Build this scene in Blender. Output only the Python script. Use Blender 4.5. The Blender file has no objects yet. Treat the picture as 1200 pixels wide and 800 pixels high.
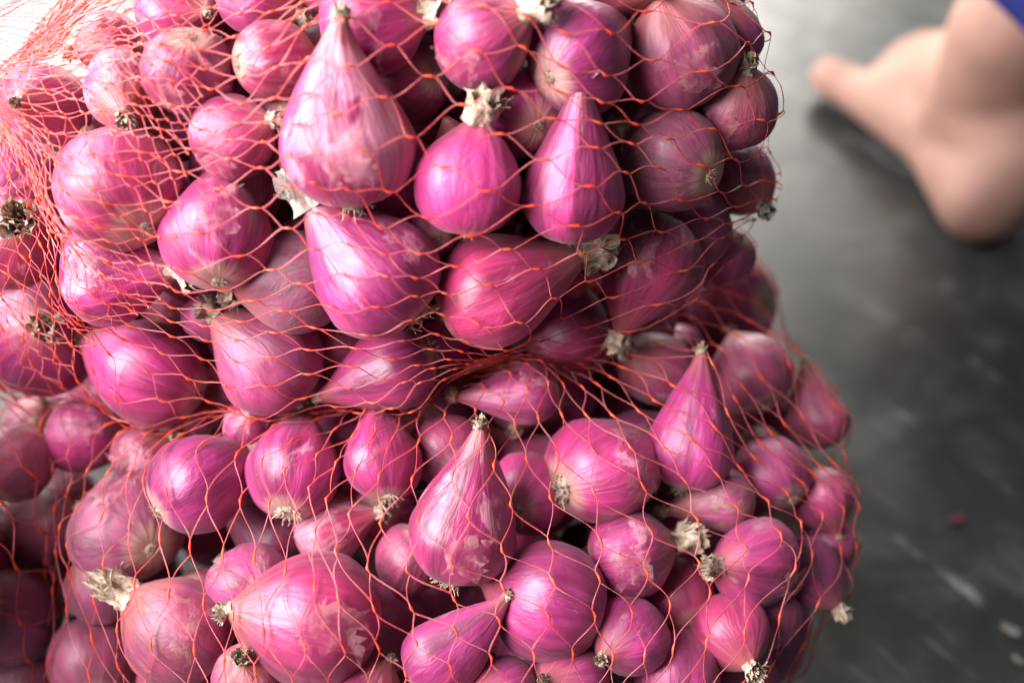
import bpy, math, random
import numpy as np
from mathutils import Vector, Matrix, noise
from mathutils.bvhtree import BVHTree

random.seed(7)
rng = np.random.default_rng(7)
S = bpy.context.scene
C = S.collection

# ------------------------------------------------------------------ camera
CAM = Vector((0, 0, .55))
R_, U_, F_ = Vector((1, 0, 0)), Vector((0, .70711, .70711)), Vector((0, .70711, -.70711))
FPX = 1287.0                       # focal length in pixels of a 1200 px wide picture
cd = bpy.data.cameras.new('camera'); cam = bpy.data.objects.new('camera', cd); C.objects.link(cam)
cam.location = CAM
cam.rotation_euler = (math.radians(45), 0, 0)
cd.sensor_width = 36; cd.lens = 36 * FPX / 1200
cd.clip_start = .01; cd.clip_end = 60
cd.dof.use_dof = True; cd.dof.focus_distance = .425; cd.dof.aperture_fstop = 3.3
S.camera = cam

# ------------------------------------------------------------------ light
W = bpy.data.worlds.new('World'); S.world = W; W.use_nodes = True
wb = W.node_tree.nodes['Background']
wb.inputs[0].default_value = (.80, .88, 1, 1); wb.inputs[1].default_value = .13

def area(name, loc, target, sx, sy, power, col):
    l = bpy.data.lights.new(name, 'AREA'); l.shape = 'RECTANGLE'; l.size = sx; l.size_y = sy
    l.energy = power; l.color = col
    o = bpy.data.objects.new(name, l); C.objects.link(o); o.location = loc
    o.rotation_euler = (Vector(target) - Vector(loc)).to_track_quat('-Z', 'Y').to_euler()
    return o
area('window_light', (-.72, .12, .78), (-.14, .40, .25), .80, .78, 45, (1, .95, 1))
area('doorway_light', (.1, 3.6, 1.30), (.1, .6, .1), 2.0, 1.7, 165, (1, .95, .88))
area('added_back_left_light', (-2.1, 2.3, 1.25), (-.1, .45, .2), 1.3, 1.4, 125, (1, .98, .96))  # added lamp, no window known there: brightens upper left, throws bag shadow right
S.view_settings.view_transform = 'Standard'; S.view_settings.look = 'None'
S.view_settings.exposure = 0.05; S.view_settings.gamma = 1

# ------------------------------------------------------------------ helpers
def ray(px, py):
    return (F_ + R_ * ((px - 600) / FPX) - U_ * ((py - 400) / FPX))      # depth 1 along the axis
def on_height(px, py, z):
    d = ray(px, py); return CAM + d * ((z - CAM.z) / d.z)
def project(p):
    v = Vector(p) - CAM; dz = v.dot(F_)
    return 600 + FPX * v.dot(R_) / dz, 400 - FPX * v.dot(U_) / dz, dz

def mesh_obj(name, verts, faces, mats, parent=None, smooth=True, mi=None):
    me = bpy.data.meshes.new(name)
    me.from_pydata([tuple(v) for v in verts], [], faces)
    for m in (mats if isinstance(mats, (list, tuple)) else [mats]): me.materials.append(m)
    if smooth: me.polygons.foreach_set('use_smooth', [True] * len(me.polygons))
    if mi is not None: me.polygons.foreach_set('material_index', mi)
    me.update()
    o = bpy.data.objects.new(name, me); C.objects.link(o)
    if parent: o.parent = parent
    return o

class NT:
    def __init__(s, name):
        s.m = bpy.data.materials.new(name); s.m.use_nodes = True
        s.t = s.m.node_tree; s.b = s.t.nodes['Principled BSDF']; s.out = s.t.nodes['Material Output']
    def n(s, typ, **kw):
        nd = s.t.nodes.new(typ)
        for k, v in kw.items(): setattr(nd, k, v)
        return nd
    def l(s, a, b): s.t.links.new(a, b)
    def put(s, sock, v):
        if isinstance(v, bpy.types.NodeSocket): s.l(v, sock)
        else: sock.default_value = v
    def math(s, op, a, b=0.0, clamp=False):
        nd = s.n('ShaderNodeMath', operation=op, use_clamp=clamp); s.put(nd.inputs[0], a); s.put(nd.inputs[1], b); return nd.outputs[0]
    def vmath(s, op, a, b):
        nd = s.n('ShaderNodeVectorMath', operation=op); s.put(nd.inputs[0], a); s.put(nd.inputs[1], b); return nd.outputs[0]
    def mix(s, f, a, b, blend='MIX'):
        nd = s.n('ShaderNodeMix', data_type='RGBA', blend_type=blend)
        s.put(nd.inputs[0], f); s.put(nd.inputs[6], a); s.put(nd.inputs[7], b); return nd.outputs[2]
    def noise(s, vec, scale, detail=3, rough=.55, dist=0):
        nd = s.n('ShaderNodeTexNoise'); s.put(nd.inputs['Vector'], vec)
        nd.inputs['Scale'].default_value = scale; nd.inputs['Detail'].default_value = detail
        nd.inputs['Roughness'].default_value = rough; nd.inputs['Distortion'].default_value = dist
        return nd.outputs[0]
    def step(s, v, lo, hi, a=0.0, b=1.0):
        nd = s.n('ShaderNodeMapRange', interpolation_type='SMOOTHSTEP')
        s.put(nd.inputs[0], v); s.put(nd.inputs[1], lo); s.put(nd.inputs[2], hi); nd.inputs[3].default_value = a; nd.inputs[4].default_value = b
        return nd.outputs[0]
    def bump(s, h, strength, dist, prev=None):
        nd = s.n('ShaderNodeBump'); nd.inputs['Strength'].default_value = strength; nd.inputs['Distance'].default_value = dist
        s.l(h, nd.inputs['Height'])
        if prev: s.l(prev, nd.inputs['Normal'])
        return nd.outputs[0]

# ------------------------------------------------------------------ materials
def skin_material():
    k = NT('shallot_skin')
    at = k.n('ShaderNodeAttribute', attribute_name='skin').outputs['Vector']
    oi = k.n('ShaderNodeObjectInfo')
    rnd = k.math('MULTIPLY', oi.outputs['Random'], 57.0)
    sep = k.n('ShaderNodeSeparateXYZ'); k.l(at, sep.inputs[0]); v = sep.outputs[2]
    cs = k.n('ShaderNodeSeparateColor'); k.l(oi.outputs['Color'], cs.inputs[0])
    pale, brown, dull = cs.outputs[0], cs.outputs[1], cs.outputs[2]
    off = k.n('ShaderNodeCombineXYZ'); k.l(rnd, off.inputs[0]); k.l(rnd, off.inputs[1]); k.l(rnd, off.inputs[2])
    off = off.outputs[0]
    def stretched(a, b): return k.vmath('ADD', k.vmath('MULTIPLY', at, (a, a, b)), off)
    wide = k.noise(stretched(1.6, .7), 1, 3)
    streak = k.noise(stretched(7, 1.2), 1, 4, .6, .3)
    fine = k.noise(stretched(30, 2.2), 1, 3, .6, .25)
    patch = k.noise(stretched(1.1, 2.6), 1.0, 5, .6, .5)
    patch2 = k.noise(stretched(1.6, 3.2), 1.3, 6, .65, .8)
    blot = k.noise(stretched(4, 8), 1.6, 5, .65)
    deep, mid, lite = (.16, .004, .042, 1), (.40, .012, .112, 1), (.62, .075, .27, 1)
    col = k.mix(k.step(wide, .32, .66), deep, mid)
    col = k.mix(k.step(streak, .40, .80, 0, .36), col, lite)
    col = k.mix(k.step(fine, .56, .72, 0, .22), col, (.72, .17, .34, 1))
    col = k.mix(k.step(fine, .42, .28, 0, .22), col, (.13, .004, .03, 1))
    hs = k.n('ShaderNodeHueSaturation'); k.l(col, hs.inputs['Color'])
    r2 = k.math('FRACT', k.math('MULTIPLY', oi.outputs['Random'], 31.7)); r3 = k.math('FRACT', k.math('MULTIPLY', oi.outputs['Random'], 87.3))
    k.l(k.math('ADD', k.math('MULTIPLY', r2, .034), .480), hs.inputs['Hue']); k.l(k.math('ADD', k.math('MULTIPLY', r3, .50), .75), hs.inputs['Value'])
    hs.inputs['Saturation'].default_value = .98
    col = hs.outputs[0]
    # papery outer skin in pale patches
    thr = k.math('SUBTRACT', .69, k.math('MULTIPLY', pale, .27))
    pm = k.step(patch, thr, k.math('ADD', thr, .11))
    pcol = k.mix(streak, (.54, .12, .24, 1), (.74, .38, .42, 1))
    col = k.mix(k.math('MULTIPLY', pm, k.step(streak, .25, .6, .45, .85)), col, pcol)
    thr2 = k.math('SUBTRACT', .70, k.math('MULTIPLY', brown, .28))
    bm = k.step(patch2, thr2, k.math('ADD', thr2, .09))
    bcol = k.mix(fine, (.13, .035, .03, 1), (.42, .20, .12, 1))
    col = k.mix(k.math('MULTIPLY', bm, .7), col, bcol)
    dm = k.math('MULTIPLY', dull, k.step(blot, .3, .7, .45, .95))  # dull skin; on the lower left shallots it also paints in shade
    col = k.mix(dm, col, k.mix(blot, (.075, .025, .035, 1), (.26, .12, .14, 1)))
    # root end pale, neck end reddish tan
    rootm = k.math('MULTIPLY', k.step(k.math('ADD', v, k.math('MULTIPLY', streak, .09)), .115, .045), .75)
    col = k.mix(rootm, col, (.62, .40, .28, 1))
    neckm = k.math('MULTIPLY', k.step(k.math('ADD', k.math('ADD', v, k.math('MULTIPLY', brown, .28)), k.math('MULTIPLY', streak, .25)), .86, 1.14), .8)
    col = k.mix(neckm, col, k.mix(fine, (.20, .02, .035, 1), (.46, .15, .11, 1)))
    # small scuffs
    col = k.mix(k.step(blot, .68, .74, 0, .35), col, (.70, .36, .38, 1))
    k.l(col, k.b.inputs['Base Color'])
    r = k.math('ADD', k.step(blot, .3, .75, .41, .56), k.math('ADD', k.math('MULTIPLY', dull, .16), k.math('MULTIPLY', pm, .10)))
    k.l(r, k.b.inputs['Roughness'])
    k.b.inputs['Specular IOR Level'].default_value = .65
    k.b.inputs['Coat Weight'].default_value = .22; k.b.inputs['Coat Roughness'].default_value = .36
    k.b.inputs['Sheen Weight'].default_value = .11
    nm = k.bump(fine, .10, .001)
    nm = k.bump(k.noise(stretched(2.6, 3), 1, 4, .58, .5), .26, .005, nm)
    nm = k.bump(k.math('MAXIMUM', pm, bm), .35, .0008, nm)
    k.l(nm, k.b.inputs['Normal'])
    return k.m
def dry_material():
    k = NT('dry_husk')
    tc = k.n('ShaderNodeTexCoord').outputs['Object']
    oi = k.n('ShaderNodeObjectInfo')
    a = k.noise(tc, 14, 5, .7); b = k.noise(tc, 4, 3)
    col = k.mix(k.step(a, .32, .62), (.22, .14, .09, 1), (.64, .50, .36, 1))
    col = k.mix(k.step(b, .5, .7, 0, .5), col, (.74, .61, .50, 1))
    cs = k.n('ShaderNodeSeparateColor'); k.l(oi.outputs['Color'], cs.inputs[0])
    col = k.mix(cs.outputs[0], col, (.33, .32, .27, 1))
    k.l(col, k.b.inputs['Base Color']); k.b.inputs['Roughness'].default_value = .8
    k.l(k.bump(a, .8, .0015), k.b.inputs['Normal'])
    return k.m
def film_material():
    k = NT('papery_skin')
    tc = k.n('ShaderNodeTexCoord').outputs['Object']
    a = k.noise(tc, 4.5, 4, .6, .6)
    col = k.mix(k.step(a, .35, .65), (.50, .12, .20, 1), (.70, .36, .36, 1))
    k.l(col, k.b.inputs['Base Color']); k.b.inputs['Roughness'].default_value = .45
    k.b.inputs['Transmission Weight'].default_value = .0
    tr = k.n('ShaderNodeBsdfTranslucent'); k.l(col, tr.inputs[0])
    mx = k.n('ShaderNodeMixShader'); mx.inputs[0].default_value = .35
    k.l(k.b.outputs[0], mx.inputs[1]); k.l(tr.outputs[0], mx.inputs[2])
    tp = k.n('ShaderNodeBsdfTransparent'); m2 = k.n('ShaderNodeMixShader'); k.l(k.step(a, .35, .65, .88, .58), m2.inputs[0])
    k.l(mx.outputs[0], m2.inputs[1]); k.l(tp.outputs[0], m2.inputs[2]); k.l(m2.outputs[0], k.out.inputs[0])
    k.l(k.bump(a, .5, .001), k.b.inputs['Normal'])
    return k.m
def net_material(name, c1, c2, tr_w):
    k = NT(name)
    tc = k.n('ShaderNodeTexCoord').outputs['Object']
    a = k.noise(tc, 60, 3)
    col = k.mix(k.step(a, .35, .65), c1, c2)
    k.l(col, k.b.inputs['Base Color']); k.b.inputs['Roughness'].default_value = .33
    k.b.inputs['Specular IOR Level'].default_value = .6
    tr = k.n('ShaderNodeBsdfTranslucent'); k.l(col, tr.inputs[0])
    mx = k.n('ShaderNodeMixShader'); mx.inputs[0].default_value = tr_w
    k.l(k.b.outputs[0], mx.inputs[1]); k.l(tr.outputs[0], mx.inputs[2]); k.l(mx.outputs[0], k.out.inputs[0])
    return k.m
def floor_material():
    k = NT('cement_floor')
    tc = k.n('ShaderNodeTexCoord').outputs['Object']
    big = k.noise(tc, 3.2, 5, .6, .4); mid = k.noise(tc, 16, 6, .62, .5); fin = k.noise(tc, 420, 3)
    pre = k.n('ShaderNodeMapping'); k.l(tc, pre.inputs[0]); pre.inputs['Rotation'].default_value = (0, 0, math.radians(52)); rot = k.n('ShaderNodeMapping'); k.l(pre.outputs[0], rot.inputs[0]); rot.inputs['Scale'].default_value = (6, 75, 1)
    scr = k.noise(rot.outputs[0], 1, 4, .7)
    pre2 = k.n('ShaderNodeMapping'); k.l(tc, pre2.inputs[0]); pre2.inputs['Rotation'].default_value = (0, 0, math.radians(-25)); rot2 = k.n('ShaderNodeMapping'); k.l(pre2.outputs[0], rot2.inputs[0]); rot2.inputs['Scale'].default_value = (5, 90, 1)
    scr2 = k.noise(rot2.outputs[0], 1, 4, .7)
    col = k.mix(k.step(big, .3, .7), (.016, .018, .0175, 1), (.042, .043, .040, 1))
    col = k.mix(k.step(mid, .48, .72, 0, .6), col, (.075, .077, .075, 1))
    m1 = k.math('MULTIPLY', k.step(scr, .58, .70, 0, .8), k.step(mid, .42, .62))
    m2 = k.math('MULTIPLY', k.step(scr2, .60, .72, 0, .7), k.step(big, .45, .6))
    col = k.mix(m1, col, (.30, .30, .285, 1)); col = k.mix(m2, col, (.24, .24, .23, 1))
    col = k.mix(k.step(fin, .66, .76, 0, .4), col, (.16, .15, .14, 1))
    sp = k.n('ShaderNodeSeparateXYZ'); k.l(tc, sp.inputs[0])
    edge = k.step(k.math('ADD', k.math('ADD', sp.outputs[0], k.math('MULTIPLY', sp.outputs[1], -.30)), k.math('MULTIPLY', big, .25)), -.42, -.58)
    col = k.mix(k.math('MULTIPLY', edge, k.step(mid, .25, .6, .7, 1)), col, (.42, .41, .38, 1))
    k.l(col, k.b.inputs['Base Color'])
    k.l(k.step(mid, .3, .7, .30, .48), k.b.inputs['Roughness'])
    nm = k.bump(fin, .15, .0006); nm = k.bump(mid, .2, .003, nm); k.l(nm, k.b.inputs['Normal'])
    return k.m
def simple(name, c1, c2, scale, rough, bump=.2, sss=0, dist=.001):
    k = NT(name); tc = k.n('ShaderNodeTexCoord').outputs['Object']
    a = k.noise(tc, scale, 5, .6)
    k.l(k.mix(k.step(a, .3, .7), c1, c2), k.b.inputs['Base Color']); k.b.inputs['Roughness'].default_value = rough
    if sss:
        k.b.inputs['Subsurface Weight'].default_value = sss; k.b.inputs['Subsurface Radius'].default_value = (.012, .004, .002); k.b.inputs['Subsurface Scale'].default_value = 1
    k.l(k.bump(a, bump, dist), k.b.inputs['Normal'])
    return k.m
M_SKIN, M_DRY, M_FILM = skin_material(), dry_material(), film_material()
M_NET = net_material('net_filament', (.84, .13, .14, 1), (.93, .34, .34, 1), .5)
M_KNOT = net_material('net_knot_plastic', (.86, .08, .035, 1), (.92, .17, .08, 1), .3)
M_FLOOR = floor_material()
M_PERSON = simple('human_skin', (.29, .155, .115, 1), (.37, .21, .155, 1), 14, .7, .15, .15)
M_NAIL = simple('toenail', (.62, .40, .33, 1), (.66, .46, .38, 1), 80, .3)
M_BLUE = simple('blue_cotton', (.014, .022, .16, 1), (.022, .034, .22, 1), 300, .85, .5)

# ------------------------------------------------------------------ setting: the floor
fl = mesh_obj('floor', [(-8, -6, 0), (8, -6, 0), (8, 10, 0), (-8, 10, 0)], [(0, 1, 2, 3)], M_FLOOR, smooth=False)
fl['kind'] = 'structure'

# ------------------------------------------------------------------ the two sacks as volumes
class Bag:
    def __init__(s, c, r, rot=0):
        s.c = Vector(c); s.r = Vector(r); s.m = Matrix.Rotation(rot, 3, 'Y')
    def loc(s, p):
        q = s.m.transposed() @ (Vector(p) - s.c); return Vector((q.x / s.r.x, q.y / s.r.y, q.z / s.r.z))
    def locd(s, d):
        q = s.m.transposed() @ Vector(d); return Vector((q.x / s.r.x, q.y / s.r.y, q.z / s.r.z))
    def hit(s, o, d):
        a, b = s.loc(o), s.locd(d)
        A = b.dot(b); B = a.dot(b); K = a.dot(a) - 1; D = B * B - A * K
        return ((-B - math.sqrt(D)) / A, True) if D > 0 else (-B / A, False)
UP = Bag((-.075, .418, .262), (.194, .120, .116), math.radians(-17))
LO = Bag((-.040, .345, .112), (.214, .175, .112), 0)
SI = Bag((-.385, .270, .172), (.175, .155, .174), 0)  # third sack: bulk out of view enlarged to block the key light
BAGS = {'U': UP, 'L': LO, 'S': SI}

# ------------------------------------------------------------------ shallot geometry
def spline(s, bend):                       # sideways drift of the axis at height fraction s
    return bend * max(0, s - .25) ** 2.0
def shallot_mesh(R, T, full, bend, nr=.11, nu=44, nv=34, seed=0, squash=.93, name='shallot'):
    """z from -0.9 (root) to T (neck tip), widest 1 at 0; scaled by R"""
    rs = random.Random(seed)
    lob, lobp, lob2 = rs.uniform(.0, .09), rs.uniform(0, 6.28), rs.uniform(0, .05)
    kr = rs.choice((7, 9, 11)); nseed = Vector((rs.uniform(0, 50),) * 3)
    verts, skin, faces = [], [], []
    for j in range(nv + 1):
        f = j / nv
        if f < .42:
            a = -math.pi / 2 * (1 - f / .42); z = .9 * math.sin(a) ; r = max(.05, math.cos(a) ** .92)
            z = z + .05 * math.exp(-(r / .25) ** 2)       # dimpled root
        else:
            s = (f - .42) / .58; s = s ** .95; z = T * s
            co = .5 * (1 + math.cos(math.pi * s ** (.88 if T < 1.45 else .74))); sp = max(0, 1 - s ** 2.1) ** .62
            w = full * (1 - s ** 3)
            r = nr + (1 - nr) * (co * (1 - w) + sp * w)
            if s > .93: r *= 1 - .35 * (s - .93) / .07
        vv = (z + .9) / (T + .9); sN = max(0, z / T)
        bx = spline(sN, bend) if z > 0 else 0
        for i in range(nu):
            ph = 2 * math.pi * i / nu
            p = Vector((math.cos(ph), math.sin(ph), z * .8))
            q = 1 + lob * math.cos(ph - lobp) + lob2 * math.cos(2 * ph + lobp) + .005 * math.cos(kr * ph + 2 * math.sin(3 * z)) * min(1, .3 + abs(sN) * 1.6)
            q += .10 * noise.noise(p * 1.0 + nseed) + .035 * noise.noise(p * 3 + nseed)
            if z > .2: q += .10 * sN * noise.noise(Vector((math.cos(ph) * 2.5, math.sin(ph) * 2.5, z)) + nseed)
            verts.append(((r * q * math.cos(ph) + bx) * R, r * q * math.sin(ph) * squash * R, z * R))
            skin += [math.cos(ph), math.sin(ph), vv]
    for j in range(nv):
        for i in range(nu):
            a, b = j * nu + i, j * nu + (i + 1) % nu
            faces.append((a, b, b + nu, a + nu))
    faces.append(tuple(range(nu - 1, -1, -1))); faces.append(tuple(nv * nu + i for i in range(nu)))
    me = bpy.data.meshes.new(name); me.from_pydata(verts, [], faces)
    me.polygons.foreach_set('use_smooth', [True] * len(me.polygons))
    at = me.attributes.new('skin', 'FLOAT_VECTOR', 'POINT'); at.data.foreach_set('vector', skin)
    me.materials.append(M_SKIN); me.update()
    return me

def tube(V, Fc, pts, rad, n=4):
    base = len(V)
    for i, p in enumerate(pts):
        t = (pts[min(i + 1, len(pts) - 1)] - pts[max(i - 1, 0)])
        t = t.normalized() if t.length > 1e-9 else Vector((0, 0, 1))
        a = t.orthogonal().normalized() if abs(t.z) > .95 else t.cross(Vector((0, 0, 1))).normalized()
        b = t.cross(a); r = rad[i] if isinstance(rad, (list, tuple)) else rad
        for k in range(n):
            w = 2 * math.pi * k / n; V.append(p + (a * math.cos(w) + b * math.sin(w)) * r)
    for i in range(len(pts) - 1):
        for k in range(n):
            q = base + i * n; Fc.append((q + k, q + (k + 1) % n, q + n + (k + 1) % n, q + n + k))
def root_tuft_mesh(seed):                  # unit: bulb radius 1, roots leave along -z
    rs = random.Random(seed); V, Fc = [], []
    for _ in range(46):
        w, q = rs.uniform(0, 6.28), rs.uniform(0, .17)
        p = Vector((math.cos(w) * q, math.sin(w) * q, .03)); d = Vector((math.cos(w) * rs.uniform(.1, 1.3), math.sin(w) * rs.uniform(.1, 1.3), -1)).normalized()
        L = rs.uniform(.12, .34); pts = [p]
        for _i in range(5):
            d = (d + Vector((rs.gauss(0, .32), rs.gauss(0, .32), rs.gauss(.05, .25)))).normalized(); p = p + d * L / 5; pts.append(p)
        tube(V, Fc, pts, [.022, .022, .018, .015, .011, .006], 4)
    b = len(V); n = 14                     # basal plate
    for j, (r, z) in enumerate(((.22, .06), (.21, -.03), (.12, -.07), (.0, -.06))):
        for i in range(n):
            w = 2 * math.pi * i / n; rr = r * rs.uniform(.85, 1.12); V.append(Vector((rr * math.cos(w), rr * math.sin(w), z + rs.uniform(-.015, .015))))
    for j in range(3):
        for i in range(n): Fc.append((b + j * n + i, b + j * n + (i + 1) % n, b + (j + 1) * n + (i + 1) % n, b + (j + 1) * n + i))
    me = bpy.data.meshes.new('root_tuft'); me.from_pydata([tuple(v) for v in V], [], Fc); me.materials.append(M_DRY)
    me.polygons.foreach_set('use_smooth', [True] * len(me.polygons)); me.update(); return me
def dry_neck_mesh(seed):                   # crumpled papery sheath and fibres leaving along +z
    rs = random.Random(seed); V, Fc = [], []
    ns = Vector((rs.uniform(0, 9), 3, 7))
    for sh in range(3):                    # torn sheaths one inside the other
        b = len(V); n = 26; r0 = .20 - .045 * sh; H = .30 + .10 * sh * rs.uniform(.5, 1.2)
        lens = [rs.uniform(.7, 1.1) for _ in range(n)]
        for j in range(6):
            for i in range(n):
                w = 2 * math.pi * i / n; s = j / 5
                r = r0 * (1 - .5 * s + .75 * s * s) * (1 + .5 * noise.noise(Vector((math.cos(w) * 1.8, math.sin(w) * 1.8, s * 2 + sh * 5)) + ns) + .35 * noise.noise(Vector((math.cos(w) * 5, math.sin(w) * 5, s * 2.5 + sh)) + ns))
                V.append(Vector((r * math.cos(w), r * math.sin(w), -.10 + H * s * lens[i])))
        for j in range(5):
            for i in range(n): Fc.append((b + j * n + i, b + j * n + (i + 1) % n, b + (j + 1) * n + (i + 1) % n, b + (j + 1) * n + i))
    for _ in range(26):
        w = rs.uniform(0, 6.28); p = Vector((math.cos(w) * .09, math.sin(w) * .06, 0)); d = Vector((rs.gauss(0, .35), rs.gauss(0, .35), 1)).normalized()
        pts = [p]; L = rs.uniform(.2, .42)
        for _i in range(5):
            d = (d + Vector((rs.gauss(0, .34), rs.gauss(0, .34), -.05))).normalized(); p = p + d * L / 5; pts.append(p)
        tube(V, Fc, pts, [.026, .022, .018, .013, .010, .005], 3)
    me = bpy.data.meshes.new('dry_neck'); me.from_pydata([tuple(v) for v in V], [], Fc); me.materials.append(M_DRY)
    me.polygons.foreach_set('use_smooth', [True] * len(me.polygons)); me.update(); return me
def flake_mesh(seed):                      # a torn papery scrap lifting off a unit bulb (leans out along +x)
    rs = random.Random(seed); V, Fc = [], []; n = 9; m = 7
    a0, a1 = -.34, .30; z0, z1 = -.40, .36
    for j in range(m + 1):
        for i in range(n + 1):
            w = a0 + (a1 - a0) * i / n; z = z0 + (z1 - z0) * j / m
            e = min(i, n - i, j, m - j)
            if e == 0: w += rs.uniform(-.09, .09); z += rs.uniform(-.09, .09)
            lift = 1.015 + 1.3 * max(0, w) ** 2 + .5 * max(0, z - .05) ** 2 + .05 * noise.noise(Vector((w * 3, z * 3, seed)))
            rr = math.sqrt(max(.05, 1 - z * z * .85)) * lift
            V.append(Vector((rr * math.cos(w), rr * math.sin(w), z)))
    for j in range(m):
        for i in range(n):
            if rs.random() < .12 and min(i, n - 1 - i, j, m - 1 - j) == 0: continue
            q = j * (n + 1) + i; Fc.append((q, q + 1, q + n + 2, q + n + 1))
    me = bpy.data.meshes.new('loose_skin'); me.from_pydata([tuple(v) for v in V], [], Fc); me.materials.append(M_FILM)
    me.polygons.foreach_set('use_smooth', [True] * len(me.polygons)); me.update(); return me
ROOTS = [root_tuft_mesh(i) for i in range(5)]
NECKS = [dry_neck_mesh(i + 20) for i in range(5)]
FLAKES = [flake_mesh(i + 40) for i in range(5)]

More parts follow.
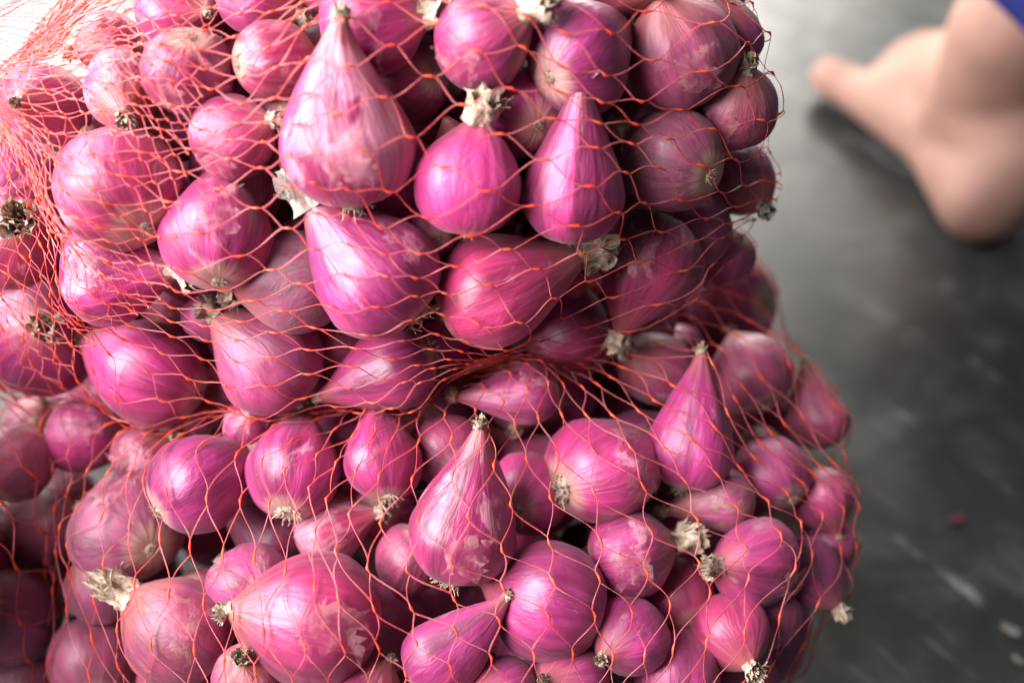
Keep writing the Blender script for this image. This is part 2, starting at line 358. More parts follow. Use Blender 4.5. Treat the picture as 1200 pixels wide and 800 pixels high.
# ------------------------------------------------------------------ the shallots one can see
# bag, cx, cy, diameter, tip x, tip y, tip towards(+)/away(-) camera, extra depth cm, pale, brown, dull (at lower left also shade put into the colour), features, label
# features: t dry tan neck, T long dry neck, r root tuft, f loose skin flake, g grey dry bits
SH = [
 # ---- upper bag, middle and right
 ('U', 405, 172, 152, 390, 36, .35, -.6, .85, .1, .05, 'rf', 'largest shallot, pale flaky skin, its neck curling up, above the pear-shaped one'),
 ('U', 445, 325, 138, 356, 238, .1, -.6, .35, .1, .0, 'Trg', 'pear-shaped shallot with brown striped neck and grey scrap, below the largest pale one'),
 ('U', 550, 218, 124, 552, 138, .1, -.3, .05, .0, .0, 'T', 'round magenta shallot crowned by a thick tan dry neck'),
 ('U', 672, 228, 122, 682, 102, .35, -.3, .10, .0, .0, 't', 'teardrop shallot with grey pinched neck pointing up, beside the tan-crowned one'),
 ('U', 680, 66, 132, 745, 10, -.4, .3, .05, .0, .0, 't', 'round glossy shallot with white highlight above the teardrop shallot'),
 ('U', 608, 130, 112, 575, 92, -.5, 1.6, .55, .15, .0, 't', 'shallot with yellowish shoulder tucked behind the tan-crowned one'),
 ('U', 578, 345, 142, 688, 300, .05, -.5, .20, .25, .0, 'T', 'wide shallot lying on its side, brown neck to the right, under the teardrop one'),
 ('U', 462, 430, 100, 374, 470, .0, -.2, .10, .0, .0, 'r', 'small lying shallot at the bag bottom, straw root tuft to its right'),
 ('U', 560, 48, 112, 625, 30, .4, .4, .45, .1, .0, 'T', 'shallot with cream frayed neck at the picture top, left of the round glossy one'),
 ('U', 478, 92, 108, 425, 85, -.3, 1.8, .10, .2, .35, 'g', 'dim purple shallot with grey scrap, right of the curled neck'),
 ('U', 790, 186, 120, 738, 150, -.1, .8, .10, .5, .75, 't', 'dull dark shallot with papery white tip, right of the teardrop one'),
 ('U', 802, 65, 126, 770, 5, .1, .6, .10, .3, .45, 'tf', 'dark purple shallot with torn papery top beside the round glossy one'),
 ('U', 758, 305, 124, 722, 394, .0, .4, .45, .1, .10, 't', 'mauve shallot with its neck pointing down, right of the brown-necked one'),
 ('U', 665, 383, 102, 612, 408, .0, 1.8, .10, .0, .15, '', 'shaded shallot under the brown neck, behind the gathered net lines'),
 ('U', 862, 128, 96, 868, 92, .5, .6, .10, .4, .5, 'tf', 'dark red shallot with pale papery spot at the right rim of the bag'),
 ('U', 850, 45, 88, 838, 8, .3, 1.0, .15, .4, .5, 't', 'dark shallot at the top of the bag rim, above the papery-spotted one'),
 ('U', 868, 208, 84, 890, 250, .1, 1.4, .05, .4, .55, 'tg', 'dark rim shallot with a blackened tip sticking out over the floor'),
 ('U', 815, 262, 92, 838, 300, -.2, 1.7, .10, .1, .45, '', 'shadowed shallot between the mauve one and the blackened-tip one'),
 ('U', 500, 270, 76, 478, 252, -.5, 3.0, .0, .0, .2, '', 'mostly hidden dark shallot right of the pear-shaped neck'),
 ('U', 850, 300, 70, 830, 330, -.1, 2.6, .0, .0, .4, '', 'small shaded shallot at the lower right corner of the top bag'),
 # ---- upper bag, left
 ('U', 148, 222, 142, 98, 150, -.3, -.3, .35, .1, .0, 't', 'big pale pink shallot, plump and overexposed, under the veiled net'),
 ('U', 256, 276, 132, 245, 180, -.3, .2, .40, .0, .0, 'f', 'bright pink shallot right of the big pale pink one'),
 ('U', 268, 160, 98, 322, 138, .1, 1.0, .45, .0, .0, 't', 'narrow shallot with bright vertical sheen and tan tip, above the bright pink one'),
 ('U', 128, 325, 114, 220, 303, .15, .3, .60, .1, .0, 'Tf', 'lying shallot with peeling cream skin, tan end beside the black gap'),
 ('U', 178, 437, 136, 88, 393, -.05, .0, .20, .0, .0, '', 'large bright shallot at the lower edge, showing through regular net diamonds'),
 ('U', 45, 402, 128, 78, 378, .55, .1, .25, .0, .0, 't', 'shallot with oval white highlight at the left picture edge, low in the bag'),
 ('U', 12, 284, 110, 52, 258, .2, .5, .40, .1, .0, 'T', 'shallot with tan tufted neck cut by the left picture edge'),
 ('U', 345, 325, 118, 268, 345, -.1, 1.2, .10, .6, 1.0, 't', 'brownish grey dull shallot left of the pear-shaped one'),
 ('U', 318, 424, 122, 256, 362, .2, .5, .20, .3, .40, 't', 'dark mauve shallot with knobbly tan tip under the brownish grey one'),
 ('U', 50, 120, 96, 58, 132, .7, .4, .60, .2, .0, 'f', 'veiled shallot with curled cream peel on the far left shoulder of the bag'),
 ('U', 18, 202, 104, 60, 160, -.2, .9, .45, .0, .0, '', 'lilac shallot under wrinkled net at the left edge, above the tan tufted one'),
 ('U', 142, 105, 88, 162, 145, .5, .8, .85, .7, .0, 'tf', 'cream-skinned shallot glowing white under the red netting'),
 ('U', 222, 82, 104, 205, 122, -.1, .5, .45, .0, .0, 'f', 'lilac shallot with broad sheen right of the cream-skinned one'),
 ('U', 205, 16, 88, 250, 20, .1, .9, .35, .0, .0, '', 'lilac shallot cut by the picture top, over the broad-sheen one'),
 ('U', 95, 165, 74, 96, 178, .6, 1.4, .75, .5, .0, 't', 'salmon papery shallot above the big pale pink one'),
 ('U', 320, 72, 96, 372, 60, -.1, 1.0, .45, .4, .0, 't', 'reddish veiled shallot left of the curled neck'),
 ('U', 432, 30, 118, 505, 15, .1, .9, .50, .1, .0, 'Tf', 'pink shallot with curly white dry neck at the picture top'),
 ('U', 300, -2, 92, 340, 20, .0, 1.1, .35, .3, .0, 't', 'red veiled shallot at the top edge, right of the lilac pair'),
 ('U', 132, 52, 74, 100, 70, .1, 1.0, .60, .5, .0, 't', 'peach shallot on the far silhouette of the bag'),
 ('U', 515, -20, 92, 540, 20, .2, 1.4, .50, .2, .0, 't', 'shallot cut by the picture top between two cream necks'),
 ('U', 625, -22, 96, 640, 12, .2, 1.3, .40, .3, .1, 't', 'shallot at the picture top just above the round glossy one'),
 ('U', 735, -28, 96, 760, 8, .2, 1.3, .40, .4, .3, 'f', 'papery dark shallot at the picture top, right of centre'),
 ('U', 385, -28, 92, 420, 0, .1, 1.4, .40, .2, .0, 't', 'shallot at the picture top behind the curled neck'),
 ('U', 352, 452, 62, 400, 480, .0, 1.8, .10, .1, .2, '', 'small shallot squeezed between dark mauve one and lying one at the seam'),
 ('U', 245, 370, 66, 262, 400, .0, 3.2, .0, .0, .3, '', 'deep shadowed shallot inside the black gap at the left'),
 # ---- lower bag
 ('L', 94, 512, 84, 150, 520, -.1, 1.0, .55, .1, .15, '', 'silvery pink shallot under the left overhang of the top bag'),
 ('L', 168, 536, 74, 195, 512, .0, 1.5, .70, .4, .2, 't', 'small peach shallot right of the silvery pink one'),
 ('L', 232, 568, 118, 290, 530, -.2, .3, .0, .0, .0, 'T', 'vivid magenta shallot, bright spot, crumbly tan neck at its right'),
 ('L', 346, 552, 114, 352, 480, -.4, .3, .45, .0, .0, 'r', 'shallot with straw root end pointing down, right of the vivid magenta one'),
 ('L', 450, 540, 98, 436, 470, -.3, .3, .15, .0, .0, 'r', 'plump shallot with frilly root at lower right, left of the onion-dome one'),
 ('L', 540, 625, 124, 572, 498, .1, -.3, .55, .1, .0, 'r', 'onion-dome shallot with pale belly and tall neck, in front of the bag'),
 ('L', 705, 550, 132, 790, 520, -.4, -.2, .50, .1, .0, 'r', 'round shallot with wrinkled shine, flat tan root facing left'),
 ('L', 622, 462, 72, 528, 470, .1, .2, .50, .0, .2, 't', 'slim lilac shallot lying across just below the top bag'),
 ('L', 150, 622, 128, 92, 602, -.1, 1.9, .30, .1, .75, 'tf', 'dusky pink shallot below the peach one, tan tip on its left'),  # dull raised to darken it, standing in for shade
 ('S', 66, 605, 112, 0, 642, .0, .0, .30, .2, .6, 't', 'dark shallot pointing left out of the picture, left of the dusky pink one'),
 ('L', 212, 742, 124, 148, 690, .0, .9, .15, .5, .4, 'TTf', 'red shallot with tan blotches, grey papery end at its upper left'),
 ('L', 372, 722, 158, 278, 694, .1, -.4, .30, .1, .0, 'f', 'biggest shallot of the lower bag, white bands of light, pointed to the left'),
 ('L', 292, 680, 92, 258, 668, -.1, 2.0, .60, .5, .4, 't', 'dull beige pink shallot behind the point of the biggest lower one'),
 ('L', 384, 618, 84, 446, 592, .1, 1.5, .80, .1, .1, 't', 'pale pink shallot with a cream point, above the biggest lower one'),
 ('L', 292, 796, 84, 290, 757, .2, .3, .75, .5, .1, 't', 'tan-topped small shallot cut by the picture bottom'),
 ('L', 520, 770, 96, 600, 700, .1, .6, .30, .0, .1, '', 'long lilac shallot slanting up under the onion-dome one'),
 ('L', 645, 704, 138, 562, 680, .0, .4, .05, .0, .1, '', 'smooth plum shallot below the round wrinkled one'),
 ('L', 618, 580, 94, 640, 560, -.4, 2.0, .0, .1, .3, 'r', 'shadowed shallot with tan root between the onion-dome and the wrinkled one'),
 ('L', 524, 530, 84, 500, 510, -.2, 2.2, .0, .0, .35, '', 'dark purple shallot with bluish glint behind the tall neck'),
 ('L', 738, 650, 104, 782, 640, .0, 1.2, .50, .1, .2, 'T', 'crinkled lilac shallot with thick cream tuft at its right end'),
 ('L', 806, 528, 96, 832, 396, .05, .1, .30, .1, .15, 'r', 'tall narrow shallot with pinkish knob at its neck, right of the wrinkled one'),
 ('L', 768, 432, 92, 728, 408, .1, 1.2, .30, .5, .45, 't', 'brownish shallot with tan patch left of the tall narrow one'),
 ('L', 880, 440, 92, 862, 390, -.2, 1.0, .05, .1, .6, '', 'shadowy shallot right of the tall narrow neck'),
 ('L', 858, 352, 104, 812, 345, -.2, .8, .20, .0, .45, '', 'dim mauve shallot directly under the dark rim of the top bag'),
 ('L', 955, 490, 78, 938, 425, .0, 1.2, .05, .2, .6, '', 'tall dark shallot on the right silhouette of the lower bag'),
 ('L', 962, 582, 72, 982, 622, .2, .8, .35, .2, .3, 'r', 'small pink shallot with straw tip at the right silhouette'),
 ('L', 886, 658, 106, 832, 650, .1, .1, .25, .0, .05, 'tf', 'oval shallot with pale star at its left point, low on the right'),
 ('L', 905, 556, 88, 880, 520, -.3, 1.1, .05, .1, .5, '', 'dark shallot between oval one and the small straw-tipped one'),
 ('L', 848, 585, 76, 775, 595, .0, 1.3, .40, .8, .5, 't', 'olive tan papery shallot under the tall narrow one'),
 ('L', 948, 668, 84, 970, 706, .1, 1.0, .20, .1, .35, 't', 'red shallot resting near the floor right of the oval one'),
 ('L', 856, 738, 92, 866, 772, .5, .6, .20, .1, .15, 't', 'red shallot with cream tip facing down, below the oval one'),
 ('L', 792, 700, 92, 770, 670, -.2, 1.6, .25, .1, .4, '', 'dim pink shallot under the cream tuft'),
 ('L', 738, 745, 94, 696, 752, .2, .8, .40, .1, .15, 'r', 'shallot with pale root facing left, low beside the plum one'),
 ('L', 790, 790, 94, 800, 740, -.2, .9, .20, .0, .25, '', 'shallot at the picture bottom below the dim pink one'),
 ('L', 668, 796, 92, 640, 780, .2, 1.0, .30, .1, .3, '', 'shallot at the picture bottom under the plum one'),
 ('L', 590, 812, 84, 560, 800, .1, .9, .30, .1, .2, '', 'shallot just cut by the bottom edge, right of the long lilac one'),
 ('L', 430, 822, 92, 455, 780, .0, .9, .60, .1, .1, '', 'pale shallot cut by the bottom edge below the biggest lower one'),
 ('L', 225, 492, 52, 215, 488, .5, 1.3, .60, .3, .2, 't', 'small shallot with white tip wedged under the top bag'),
 ('L', 292, 500, 62, 300, 480, .1, 1.6, .60, .0, .1, '', 'pink shallot wedged under the top bag over the straw-rooted one'),
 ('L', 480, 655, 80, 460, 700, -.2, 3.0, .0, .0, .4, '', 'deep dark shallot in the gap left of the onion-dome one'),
 ('S', 15, 722, 116, 40, 760, -.1, .3, .05, .1, .6, '', 'dark red shallot in the shadow at the lower left'),  # dark corner from here on: shade painted in by high dull values
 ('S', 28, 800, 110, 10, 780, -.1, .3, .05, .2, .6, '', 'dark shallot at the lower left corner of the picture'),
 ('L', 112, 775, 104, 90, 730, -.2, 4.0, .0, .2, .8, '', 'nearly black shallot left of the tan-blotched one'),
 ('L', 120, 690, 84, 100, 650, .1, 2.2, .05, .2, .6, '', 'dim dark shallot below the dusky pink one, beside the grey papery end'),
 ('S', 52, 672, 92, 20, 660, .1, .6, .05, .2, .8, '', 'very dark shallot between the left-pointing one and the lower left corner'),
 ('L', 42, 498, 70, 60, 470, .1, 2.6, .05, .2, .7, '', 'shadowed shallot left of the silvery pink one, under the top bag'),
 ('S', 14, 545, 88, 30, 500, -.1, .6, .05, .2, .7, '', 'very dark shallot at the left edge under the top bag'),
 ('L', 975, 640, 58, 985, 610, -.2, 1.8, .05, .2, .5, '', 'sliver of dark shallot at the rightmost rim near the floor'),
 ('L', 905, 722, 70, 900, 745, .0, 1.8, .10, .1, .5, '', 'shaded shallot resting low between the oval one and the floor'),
]
placed = []          # (center, radius, bag)
objs = {'U': [], 'L': [], 'S': []}
GROUP = {'U': 'shallots in the upper net bag', 'L': 'shallots in the lower net bag', 'S': 'shallots in the shadowed third bag'}
def frame(z, xhint):
    z = z.normalized(); x = (xhint - z * xhint.dot(z))
    if x.length < 1e-4: x = z.orthogonal()
    x.normalize(); y = z.cross(x)
    return Matrix((x, y, z)).transposed()
def part(me, name, parent, mat, color=None):
    o = bpy.data.objects.new(name, me); C.objects.link(o); o.parent = parent; o.matrix_local = mat
    if color: o.color = color
    return o
def make_shallot(bagk, cen, R, tipv, pale, brown, dull, feat, label, seed, full=None):
    rs = random.Random(seed)
    T = max(1.12, tipv.length / R)
    zd = tipv.normalized()
    toward = (CAM - cen).normalized()
    full = (.88 if T < 1.4 else .50) if full is None else full
    big_ = 'T' in feat
    bend = rs.uniform(.1, .32) * (1 if rs.random() < .5 else -1) * (1 if T < 1.6 else 1.4)
    me = shallot_mesh(R, T, full, bend, nr=.17 if big_ else .13, seed=seed, squash=rs.uniform(.84, 1.0))
    o = bpy.data.objects.new('shallot', me); C.objects.link(o)
    B = frame(zd, Vector((rs.uniform(-1, 1), rs.uniform(-1, 1), rs.uniform(-1, 1))))
    o.matrix_world = Matrix.Translation(cen) @ B.to_4x4()
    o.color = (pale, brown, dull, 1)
    o['label'] = label; o['category'] = 'shallot'; o['group'] = GROUP[bagk]
    g = .8 if 'g' in feat else .0
    big = 'T' in feat
    sc = R * (1.45 if big else 1.0 if 't' in feat else .6)
    tipx = spline(1, bend) * R
    ntilt = Matrix.Rotation(math.atan(1.5 * bend), 4, 'Y')
    part(NECKS[seed % 5], 'dry_neck', o, Matrix.Translation((tipx, 0, T * R * .985)) @ ntilt @ Matrix.Rotation(rs.uniform(0, 6), 4, 'Z') @ Matrix.Diagonal((sc, sc, sc * (1.25 if big else 1), 1)), (g, 0, 0, 1))
    rc = R * (1.05 if 'r' in feat else .5)
    part(ROOTS[seed % 5], 'root_tuft', o, Matrix.Translation((0, 0, -.86 * R)) @ Matrix.Rotation(rs.uniform(0, 6), 4, 'Z') @ Matrix.Scale(rc, 4), (0, 0, 0, 1))
    if 'f' in feat or (bagk == 'U' and pale >= .4) or (pale >= .5 and brown < .5):
        lt = B.transposed() @ toward
        ang = math.atan2(lt.y, lt.x) + rs.uniform(-.5, .5)
        part(FLAKES[seed % 5], 'loose_skin', o, Matrix.Rotation(ang, 4, 'Z') @ Matrix.Translation((0, 0, rs.uniform(-.1, .15) * R)) @ Matrix.Scale(R * 1.0, 4) @ Matrix.Rotation(rs.choice((0, math.pi)), 4, 'X'))
    objs[bagk].append(o)
    return o

order = sorted(range(len(SH)), key=lambda i: SH[i][7])
for i in order:
    bk, cx, cy, d, tx, ty, tz, k, pale, brown, dull, feat, label = SH[i]
    bag = BAGS[bk]
    dr = ray(cx, cy)
    t, ok = bag.hit(CAM, dr)
    if bk == 'L' and not ok: t = min(t, 9)
    n = dr.length
    rpx = d * 1.05 / 2 / FPX
    if bk == 'L' and cy < 560 and cx < 780: k += .5
    t0 = (t + (rpx * t * .92 if ok else 0)) + k * .01
    if bk == 'L':                                   # never inside the upper sack's volume, never under the floor
        pass
    best = t0
    for s in range(24):
        tt = t0 + s * .002
        c = CAM + dr * tt; R = rpx * tt
        if c.z < R * .9: best = (CAM.z - R * .9) / -dr.z * 1.0; break
        bad = False
        for (q, r, _b) in placed:
            if (q - c).length < (r + R) * .78: bad = True; break
        best = tt
        if not bad: break
    c = CAM + dr * best; R = rpx * best
    sc = best / FPX
    v = R_ * ((tx - cx) * sc) - U_ * ((ty - cy) * sc)
    vz = tz * R * 2
    if v.length < 1.2 * R and abs(tz) > .02:
        need = math.sqrt(max(0, (1.25 * R) ** 2 - v.length ** 2)); vz = math.copysign(max(abs(vz), need), tz)
    v = v - F_ * vz
    if v.length > 2.35 * R: v = v * (2.35 * R / v.length)
    make_shallot(bk, c, R, v, pale, brown, dull, feat, label, i)
    placed.append((c, R, bk))

# ---- shallots deeper in the bags, seen only through the gaps
proto = [shallot_mesh(1, T, f, b, nu=28, nv=20, seed=100 + j) for j, (T, f, b) in enumerate(((1.3, .8, .15), (1.5, .6, -.2), (1.8, .5, .25), (1.25, .85, -.1)))]
P = np.array([tuple(q) for q, r, b in placed]); PR = np.array([r for q, r, b in placed])
surf = []
for q, r, b in placed:
    x, y, z = project(q); surf.append((x, y, z, r * FPX / z))
surf = np.array(surf)
count = {'U': 0, 'L': 0, 'S': 0}
def filler(bk, bag, n, tries, lo, hi):
    global P, PR
    others = {'U': [], 'L': [UP], 'S': [LO, UP]}[bk]
    for _ in range(tries):
        if count[bk] >= n: break
        v = Vector(rng.normal(size=3)).normalized() * (rng.random() ** (1 / 3))
        R = rng.uniform(lo, hi)
        p = bag.c + bag.m @ Vector((v.x * (bag.r.x - R * .9), v.y * (bag.r.y - R * .9), v.z * (bag.r.z - R * .9)))
        if p.z < R: continue
        if any(q.loc(p).length < 1.02 for q in others): continue
        
        d = np.linalg.norm(P - np.array(p), axis=1)
        if (d < (PR + R) * .78).any(): continue
        x, y, z = project(p)
        if y < 185 - .68 * x: continue
        if -40 < x < 1240 and -40 < y < 840:
            dd = np.hypot(surf[:, 0] - x, surf[:, 1] - y)
            near = surf[dd < 95]
            if len(near) and z < near[:, 2].mean() + .012: continue
            if (len(near) == 0 and bk != 'S') or (bk != 'S' and x < 150 and y > 600 and z < .50): continue
        P = np.vstack([P, np.array(p)]); PR = np.append(PR, R); count[bk] += 1
        mw = Matrix.Translation(p) @ frame(Vector(rng.normal(size=3)), Vector((1, .3, .2))).to_4x4() @ Matrix.Scale(R, 4)
        specs.append([bk, int(rng.integers(4)), mw, (rng.uniform(0, .5), rng.uniform(0, .4), rng.uniform(0, .4), 1), R, p])
specs = []
filler('U', UP, 170, 20000, .016, .023); filler('L', LO, 190, 26000, .016, .023); filler('S', SI, 110, 9000, .019, .024)  # the third bag's unseen filling is added as a light blocker
# what the camera sees of each: those that show become things, the rest one mass
cast = []
ctr = [tuple(q) for q, r, b in placed] + [tuple(x[5]) for x in specs]; rad_ = np.array([r for q, r, b in placed] + [x[4] for x in specs]); ctr = np.array(ctr)
hits = np.zeros(len(ctr), int); o0 = np.array(tuple(CAM))
for py in range(0, 800, 7):
    for px in range(0, 1200, 7):
        d = np.array(tuple(ray(px, py))); d /= np.linalg.norm(d)
        w = ctr - o0; b_ = w @ d; m2 = (w * w).sum(1) - b_ ** 2; ok = m2 < rad_ ** 2
        if ok.any():
            dist = np.where(ok, b_ - np.sqrt(np.maximum(rad_ ** 2 - m2, 0)), 9); hits[dist.argmin()] += 1
hits = hits[len(placed):]
rank = np.argsort(-hits, kind='stable'); single = set(int(q) for q in rank[:200] if hits[q] > 0)
mass = {'V': [], 'F': [], 'S': []}; extra = {'U': ([], []), 'L': ([], []), 'S': ([], [])}
for q, (bk, pi_, mw, colr, R, p) in enumerate(specs):
    me = proto[pi_]
    vs = [mw @ v.co for v in me.vertices]; fs = [tuple(f.vertices) for f in me.polygons]
    EV, EF = extra[bk]; b = len(EV); EV += [tuple(v) for v in vs]; EF += [tuple(b + i for i in f) for f in fs]
    if q in single:
        o = bpy.data.objects.new('shallot', me); C.objects.link(o); o.matrix_world = mw; o.color = colr
        o['label'] = 'shallot deep inside the %s bag, glimpsed through gaps between the front ones' % {'U': 'upper', 'L': 'lower', 'S': 'shadowed third'}[bk]
        o['category'] = 'shallot'; o['group'] = GROUP[bk] + ', buried layer'
        if hits[q] > 6: part(NECKS[q % 5], 'dry_neck', o, Matrix.Translation((0, 0, 1.2)) @ Matrix.Scale(.8, 4), (0, 0, 0, 1))
    else:
        b = len(mass['V']); mass['V'] += vs; mass['F'] += [tuple(b + i for i in f) for f in fs]
        mass['S'].append(np.array([x.vector for x in me.attributes['skin'].data]).ravel())
o = mesh_obj('buried_shallots', mass['V'], mass['F'], M_SKIN); o['kind'] = 'stuff'; o.color = (.2, .2, .3, 1)
o['label'] = 'shallots packed out of sight inside the three net bags'; o['category'] = 'shallots'
o.data.attributes.new('skin', 'FLOAT_VECTOR', 'POINT').data.foreach_set('vector', np.concatenate(mass['S']))
print('singles', len(single), 'of', len(specs))

# ------------------------------------------------------------------ the net bags
def bvh_of(list_, ex):
    V, Fc = list(ex[0]), list(ex[1])
    for o in list_:
        me = o.data; mw = o.matrix_world if o.parent is None else None
        b = len(V)
        V += [tuple(mw @ v.co) for v in me.vertices]
        Fc += [tuple(b + i for i in p.vertices) for p in me.polygons]
    return BVHTree.FromPolygons(V, Fc)
bpy.context.view_layer.update()
def wrap(bk, bag, pole, NU, NV, cap_bag=None):
    """height field r(theta, phi) of a taut sheet round the shallots of one bag"""
    tree = bvh_of(objs[bk], extra[bk]); B = frame(pole, Vector((.3, 1, .2)))
    H = np.zeros((NV, NU)); capr = np.full((NV, NU), 9.0); base = np.zeros((NV, NU)); D = np.zeros((NV, NU, 3))
    for j in range(NV):
        th = math.pi * (j + .5) / NV
        for i in range(NU):
            ph = 2 * math.pi * i / NU
            d = B @ Vector((math.sin(th) * math.cos(ph), math.sin(th) * math.sin(ph), math.cos(th)))
            D[j, i] = d
            ld = bag.locd(d); base[j, i] = 1 / ld.length
            o = bag.c + d * .4
            h = tree.ray_cast(o, -d, .4)
            H[j, i] = (h[0] - bag.c).length if h[0] else base[j, i] * .55
            if bk == 'U' and not h[0]: capr[j, i] = base[j, i] * 1.03
            if d.z < -.01: capr[j, i] = min(capr[j, i], (bag.c.z - .002) / -d.z)
            if cap_bag:
                t, ok = cap_bag.hit(bag.c, d)
                if ok and t > 0: capr[j, i] = min(capr[j, i], t * 1.02)
    H = H + .0022
    H = np.minimum(H, capr)
    r = base * 1.12
    for it in range(420):
        pad = np.vstack([np.roll(r[:1], NU // 2, 1), r, np.roll(r[-1:], NU // 2, 1)])
        avg = .25 * (pad[:-2] + pad[2:] + np.roll(r, 1, 1) + np.roll(r, -1, 1))
        r = np.maximum(H, avg - .00007)
        r = np.minimum(r, np.maximum(capr, .02))
    # ease the hardest tents near the contact points
    return B, r, H
def sampler(bag, B, r):
    NV, NU = r.shape
    def f(th, ph, off=0.0):
        y = th / math.pi * NV - .5; x = (ph / (2 * math.pi) * NU) % NU
        y = min(max(y, 0), NV - 1.001); j = int(y); i = int(x); fy = y - j; fx = x - i; i2 = (i + 1) % NU; i = i % NU
        h = (r[j, i] * (1 - fx) + r[j, i2] * fx) * (1 - fy) + (r[j + 1, i] * (1 - fx) + r[j + 1, i2] * fx) * fy
        d = B @ Vector((math.sin(th) * math.cos(ph), math.sin(th) * math.sin(ph), math.cos(th)))
        return bag.c + d * (h + off)
    return f
def net(bk, bag, pole, N, rows, label, rad, cap=None, th0=.10, twist=0.0, seed=3, folded=False):
    B, r, H = wrap(bk, bag, pole, 220, 130, cap); f = sampler(bag, B, r)
    rs = random.Random(seed)
    root = bpy.data.objects.new('net_bag', None); C.objects.link(root); root.location = (bag.c.x, bag.c.y, .0 if bk == 'L' else bag.c.z - bag.r.z)
    inv = Matrix.Translation(-root.location)
    root['label'] = label; root['category'] = 'net bag'
    net_layer(bag, f, N, rows, rad, th0, math.pi - th0, twist, seed, root, inv, 0, 'net_strands', 'net_knots')
    if folded: net_layer(bag, f, int(N * 1.0), 13, rad * .8, .14, .85, -.5, seed + 5, root, inv, .0022, 'folded_net_strands', 'folded_net_knots')
    mouth(bk, bag, f, B, rad, root, inv, rs)
    return root
def net_layer(bag, f0, N, rows, rad, th0, th1, twist, seed, root, inv, lift, n1, n2):
    rs = random.Random(seed)
    def f(th, ph, off=0.0): return f0(th, ph, off + lift * (1 + .8 * math.sin(9 * ph + 3 * th)))
    V, Fc, KV, KF = [], [], [], []
    dth = (th1 - th0) / rows; dph = 2 * math.pi / N
    def warp(i, j):
        th = th0 + j * dth
        ph = (i + .5 * (j % 2)) * dph
        w = noise.noise(Vector((th * 2.0, math.cos(ph) * 1.8, math.sin(ph) * 1.8 + seed)))
        w2 = noise.noise(Vector((th * 2.2 + 9, math.cos(ph) * 2.1, math.sin(ph) * 2.1 + seed)))
        w3 = noise.noise(Vector((th * 9 + 9, math.cos(ph) * 9, math.sin(ph) * 9 + seed)))
        return th + .12 * w2 * math.sin(th) + .008 * w3, ph + twist * th + .26 * w + .012 * w3
    nodes = {}
    for j in range(rows + 1):
        for i in range(N): nodes[(i, j)] = warp(i, j)
    kl = .075                                   # half length of a fused joint, in rows
    def lerp(a, b, s): return (a[0] + (b[0] - a[0]) * s, a[1] + (b[1] - a[1]) * s)
    up, dn = {}, {}
    for (i, j), n in nodes.items():
        nb = nodes.get((i, j + 2)); pv = nodes.get((i, j - 2))
        e = lerp(n, nb, kl) if nb else n; s0 = lerp(n, pv, kl) if pv else n
        up[(i, j)], dn[(i, j)] = s0, e
        p0, p1, p2 = f(*s0, .0006), f(*n, .0009), f(*e, .0006)
        tube(KV, KF, [inv @ p0, inv @ ((p0 + p1) / 2), inv @ p1, inv @ ((p1 + p2) / 2), inv @ p2], [rad * .9, rad * 1.5, rad * 2.3, rad * 1.5, rad * .9], 5)
    for j in range(rows):
        for i in range(N):
            a = dn[(i, j)]
            for s in (0, 1):
                ii = (i + s - (0 if j % 2 else 1)) % N
                b = up[(ii, j + 1)]
                db = b[1] - a[1]
                if db > math.pi: b = (b[0], b[1] - 2 * math.pi)
                if db < -math.pi: b = (b[0], b[1] + 2 * math.pi)
                sag = rs.uniform(-.05, .05) * dph * 2
                pts = []
                for q in range(7):
                    u = q / 6; w = u * u * (3 - 2 * u)
                    th, ph = a[0] + (b[0] - a[0]) * u, a[1] + (b[1] - a[1]) * (w * .35 + u * .65) + sag * math.sin(math.pi * u)
                    pts.append(f(th, ph, .0005))
                side = (pts[3] - bag.c).normalized().cross((pts[-1] - pts[0]).normalized())
                tw = rs.uniform(-1, 1)
                for sg in (-1, 1):
                    pp = [inv @ (p + side * (sg * rad * .75 * math.cos(tw * 2.2 * q / 6 + tw)) + (p - bag.c).normalized() * (sg * rad * .4 * math.sin(tw * 2.2 * q / 6))) for q, p in enumerate(pts)]
                    tube(V, Fc, pp, rad * .52, 3)
    o = mesh_obj(n1, V, Fc, M_NET, root); o['kind'] = 'stuff'
    o2 = mesh_obj(n2, KV, KF, M_KNOT, root); o2['kind'] = 'stuff'
# gathered mouth with its binding
def mouth(bk, bag, f, B, rad, root, inv, rs):
    top = f(.02, 0); ax = (top - bag.c).normalized(); GV, GF = [], []
    for i in range(60):
        w = 2 * math.pi * i / 60 + rs.uniform(-.05, .05); pts = []
        for q in range(9):
            u = q / 8
            rr = .030 * (1 - u) ** 1.6 + .007 + (.022 * max(0, u - .55) ** 1.2 * rs.uniform(.6, 1.4))
            d = B @ Vector((math.cos(w + u), math.sin(w + u), 0))
            pts.append(inv @ (top + ax * (-.006 + .055 * u) + d * rr))
        tube(GV, GF, pts, rad * .7, 3)
    if bk == 'U': 
        mesh_obj('gathered_mouth', GV, GF, M_NET, root)
        TV, TF = [], []
        pts = [inv @ (top + ax * (.018 + .0012 * q / 6) + (B @ Vector((math.cos(q * .45), math.sin(q * .45), 0))) * .0095) for q in range(60)]
        tube(TV, TF, pts, .0012, 5); mesh_obj('binding', TV, TF, M_KNOT, root)
poleU = (ray(-150, 60) * .42 + CAM - UP.c).normalized()
poleL = Vector((.06, .55, 1)).normalized()
net('U', UP, poleU, 60, 28, 'red-orange net bag lying on top of the other, filled with shallots', .00027, None, twist=.12, seed=3, folded=True)
net('L', LO, poleL, 64, 28, 'red-orange net bag sagging on the dark floor beneath the other', .00027, UP, twist=.10, seed=11)
net('S', SI, Vector((-.2, .1, 1)).normalized(), 44, 22, 'third net bag of shallots standing in shadow at the lower left picture edge', .00034, None, seed=19)

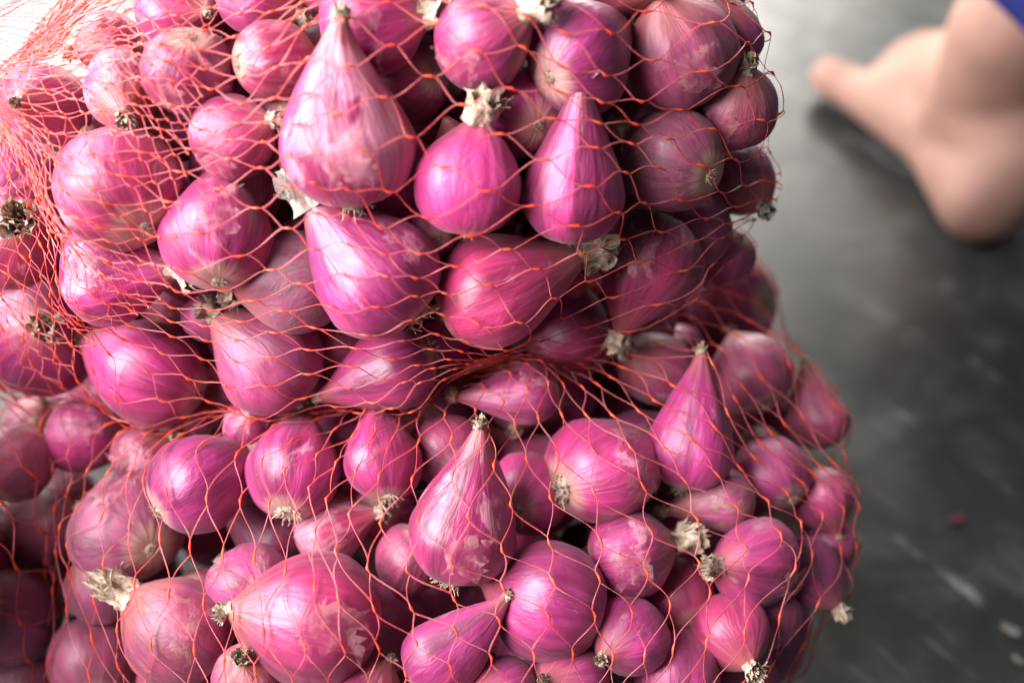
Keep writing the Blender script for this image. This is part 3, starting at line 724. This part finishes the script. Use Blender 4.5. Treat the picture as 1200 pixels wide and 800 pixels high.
# ------------------------------------------------------------------ the person's bare foot
def capsule_chain(V, Fc, pts):
    for (p, r) in pts:
        b = len(V); n = 14
        for j in range(n + 1):
            for i in range(n * 2):
                th, ph = math.pi * j / n, math.pi * i / n
                V.append(p + Vector((math.sin(th) * math.cos(ph), math.sin(th) * math.sin(ph), math.cos(th))) * r)
        for j in range(n):
            for i in range(n * 2):
                Fc.append((b + j * 2 * n + i, b + (j + 1) * 2 * n + i, b + (j + 1) * 2 * n + (i + 1) % (2 * n), b + j * 2 * n + (i + 1) % (2 * n)))
def interp(a, b, n):
    return [(a[0].lerp(b[0], i / n), a[1] + (b[1] - a[1]) * i / n) for i in range(n + 1)]
person = bpy.data.objects.new('person', None); C.objects.link(person)
hp = on_height(1152, 238, .033); person.location = (hp.x, hp.y, 0)
pinv = Matrix.Translation(-person.location)
def J(px, py, z, r): return (on_height(px, py, z), r)
heel = J(1152, 232, .034, .035); arch = J(1105, 165, .034, .030); ball = J(1040, 122, .028, .026)
ball2 = J(1068, 78, .026, .026); toe1 = J(1000, 104, .022, .0180); toe2 = J(972, 91, .021, .0185)
ankle = J(1165, 115, .085, .048); instep = J(1118, 92, .056, .042); shin = J(1185, 35, .150, .044); knee = (on_height(1185, 35, .150) + Vector((.15, .02, .20)), .056)
heel2 = J(1190, 185, .06, .042)
PV, PF = [], []
for a, b, n in ((heel, arch, 10), (arch, ball, 10), (heel, heel2, 8), (heel2, ankle, 8), (ankle, instep, 10), (instep, ball, 12), (instep, ball2, 12), (ball, ball2, 8), (arch, instep, 8), (arch, ankle, 10), (ankle, shin, 14), (shin, knee, 24), (ball, toe1, 10), (toe1, toe2, 10)):
    capsule_chain(PV, PF, interp(a, b, n))
for q, (ox, oy, rr) in enumerate(((1030, 84, .0105), (1050, 66, .0098), (1068, 52, .009), (1086, 42, .0085))):
    capsule_chain(PV, PF, interp((ball[0].lerp(ball2[0], .25 + .25 * q) + Vector((0, .01, -.004)), .013), J(ox, oy, .013, rr), 12))
body = mesh_obj('bare_foot', [pinv @ v for v in PV], PF, M_PERSON, person)
m = body.modifiers.new('remesh', 'REMESH'); m.mode = 'VOXEL'; m.voxel_size = .0028; m.use_smooth_shade = True
m = body.modifiers.new('smooth', 'SMOOTH'); m.iterations = 30; m.factor = .6
# toenail of the big toe
nv, nf = [], []; tdir = (toe2[0] - toe1[0]).normalized(); sd = tdir.cross(Vector((0, 0, 1))).normalized(); upn = sd.cross(tdir)
for j in range(6):
    for i in range(7):
        w = (i - 3) / 3 * .75
        nv.append(pinv @ (toe2[0] + tdir * (-.004 + .0026 * j) + (sd * math.sin(w) + upn * math.cos(w)) * (.0156 - .00035 * j * j * .8)))
for j in range(5):
    for i in range(6): nf.append((j * 7 + i, j * 7 + i + 1, j * 7 + i + 8, j * 7 + i + 7))
mesh_obj('toenail', nv, nf, M_NAIL, person)
# trouser leg
cv, cf = [], []; a, b = shin[0].lerp(knee[0], .03), knee[0]; print('HEM', project(a), project(b)); ax = (b - a).normalized(); e1 = ax.orthogonal().normalized(); e2 = ax.cross(e1)
nseg, nring = 40, 22
for lay in (0, 1):
    for j in range(nring):
        u = j / (nring - 1)
        for i in range(nseg):
            w = 2 * math.pi * i / nseg
            rr = .060 + .014 * u + .005 * math.sin(3 * w + 4 * u) + .003 * math.sin(7 * w - 9 * u) - .0015 * lay
            cv.append(pinv @ (a.lerp(b, u) + (e1 * math.cos(w) + e2 * math.sin(w)) * rr))
for lay in (0, 1):
    for j in range(nring - 1):
        for i in range(nseg):
            q = lay * nseg * nring + j * nseg
            cf.append((q + i, q + (i + 1) % nseg, q + nseg + (i + 1) % nseg, q + nseg + i))
for i in range(nseg): cf.append((i, (i + 1) % nseg, nseg * nring + (i + 1) % nseg, nseg * nring + i))
mesh_obj('trouser_leg', cv, cf, M_BLUE, person)
person['label'] = 'person standing barefoot on the dark floor in blue trousers, only one foot in view'; person['category'] = 'person'

# ------------------------------------------------------------------ scraps on the floor
def scrap(px, py, size, seed, label, mat, rot):
    rs = random.Random(seed); V, Fc = [], []; n = 8
    for j in range(n + 1):
        for i in range(n + 1):
            x, y = (i / n - .5), (j / n - .5) * .55
            e = min(i, n - i, j, n - j)
            if e == 0: x += rs.uniform(-.06, .06); y += rs.uniform(-.06, .06)
            V.append(Vector((x * size, y * size, size * (.02 + .12 * abs(noise.noise(Vector((x * 4, y * 5, seed)))) + .12 * x * x))))
    for j in range(n):
        for i in range(n):
            if min(i, n - 1 - i, j, n - 1 - j) == 0 and rs.random() < .35: continue
            q = j * (n + 1) + i; Fc.append((q, q + 1, q + n + 2, q + n + 1))
    o = mesh_obj('skin_scrap', V, Fc, mat); p = on_height(px, py, .001); o.location = p; o.rotation_euler = (0, 0, rot)
    o['label'] = label; o['category'] = 'skin scrap'
M_RED = simple('red_skin_scrap', (.06, .008, .015, 1), (.10, .012, .022, 1), 90, .6)
M_GREY = simple('pale_scrap', (.09, .09, .08, 1), (.20, .19, .17, 1), 120, .8)
scrap(1120, 607, .010, 1, 'small dark red scrap of shallot skin on the bare floor', M_RED, .6)
scrap(1184, 738, .011, 2, 'pale crumpled scrap on the floor near the lower right corner', M_GREY, -.5)
scrap(1192, 772, .007, 3, 'thin pale sliver just below the crumpled floor scrap', M_GREY, -.9)
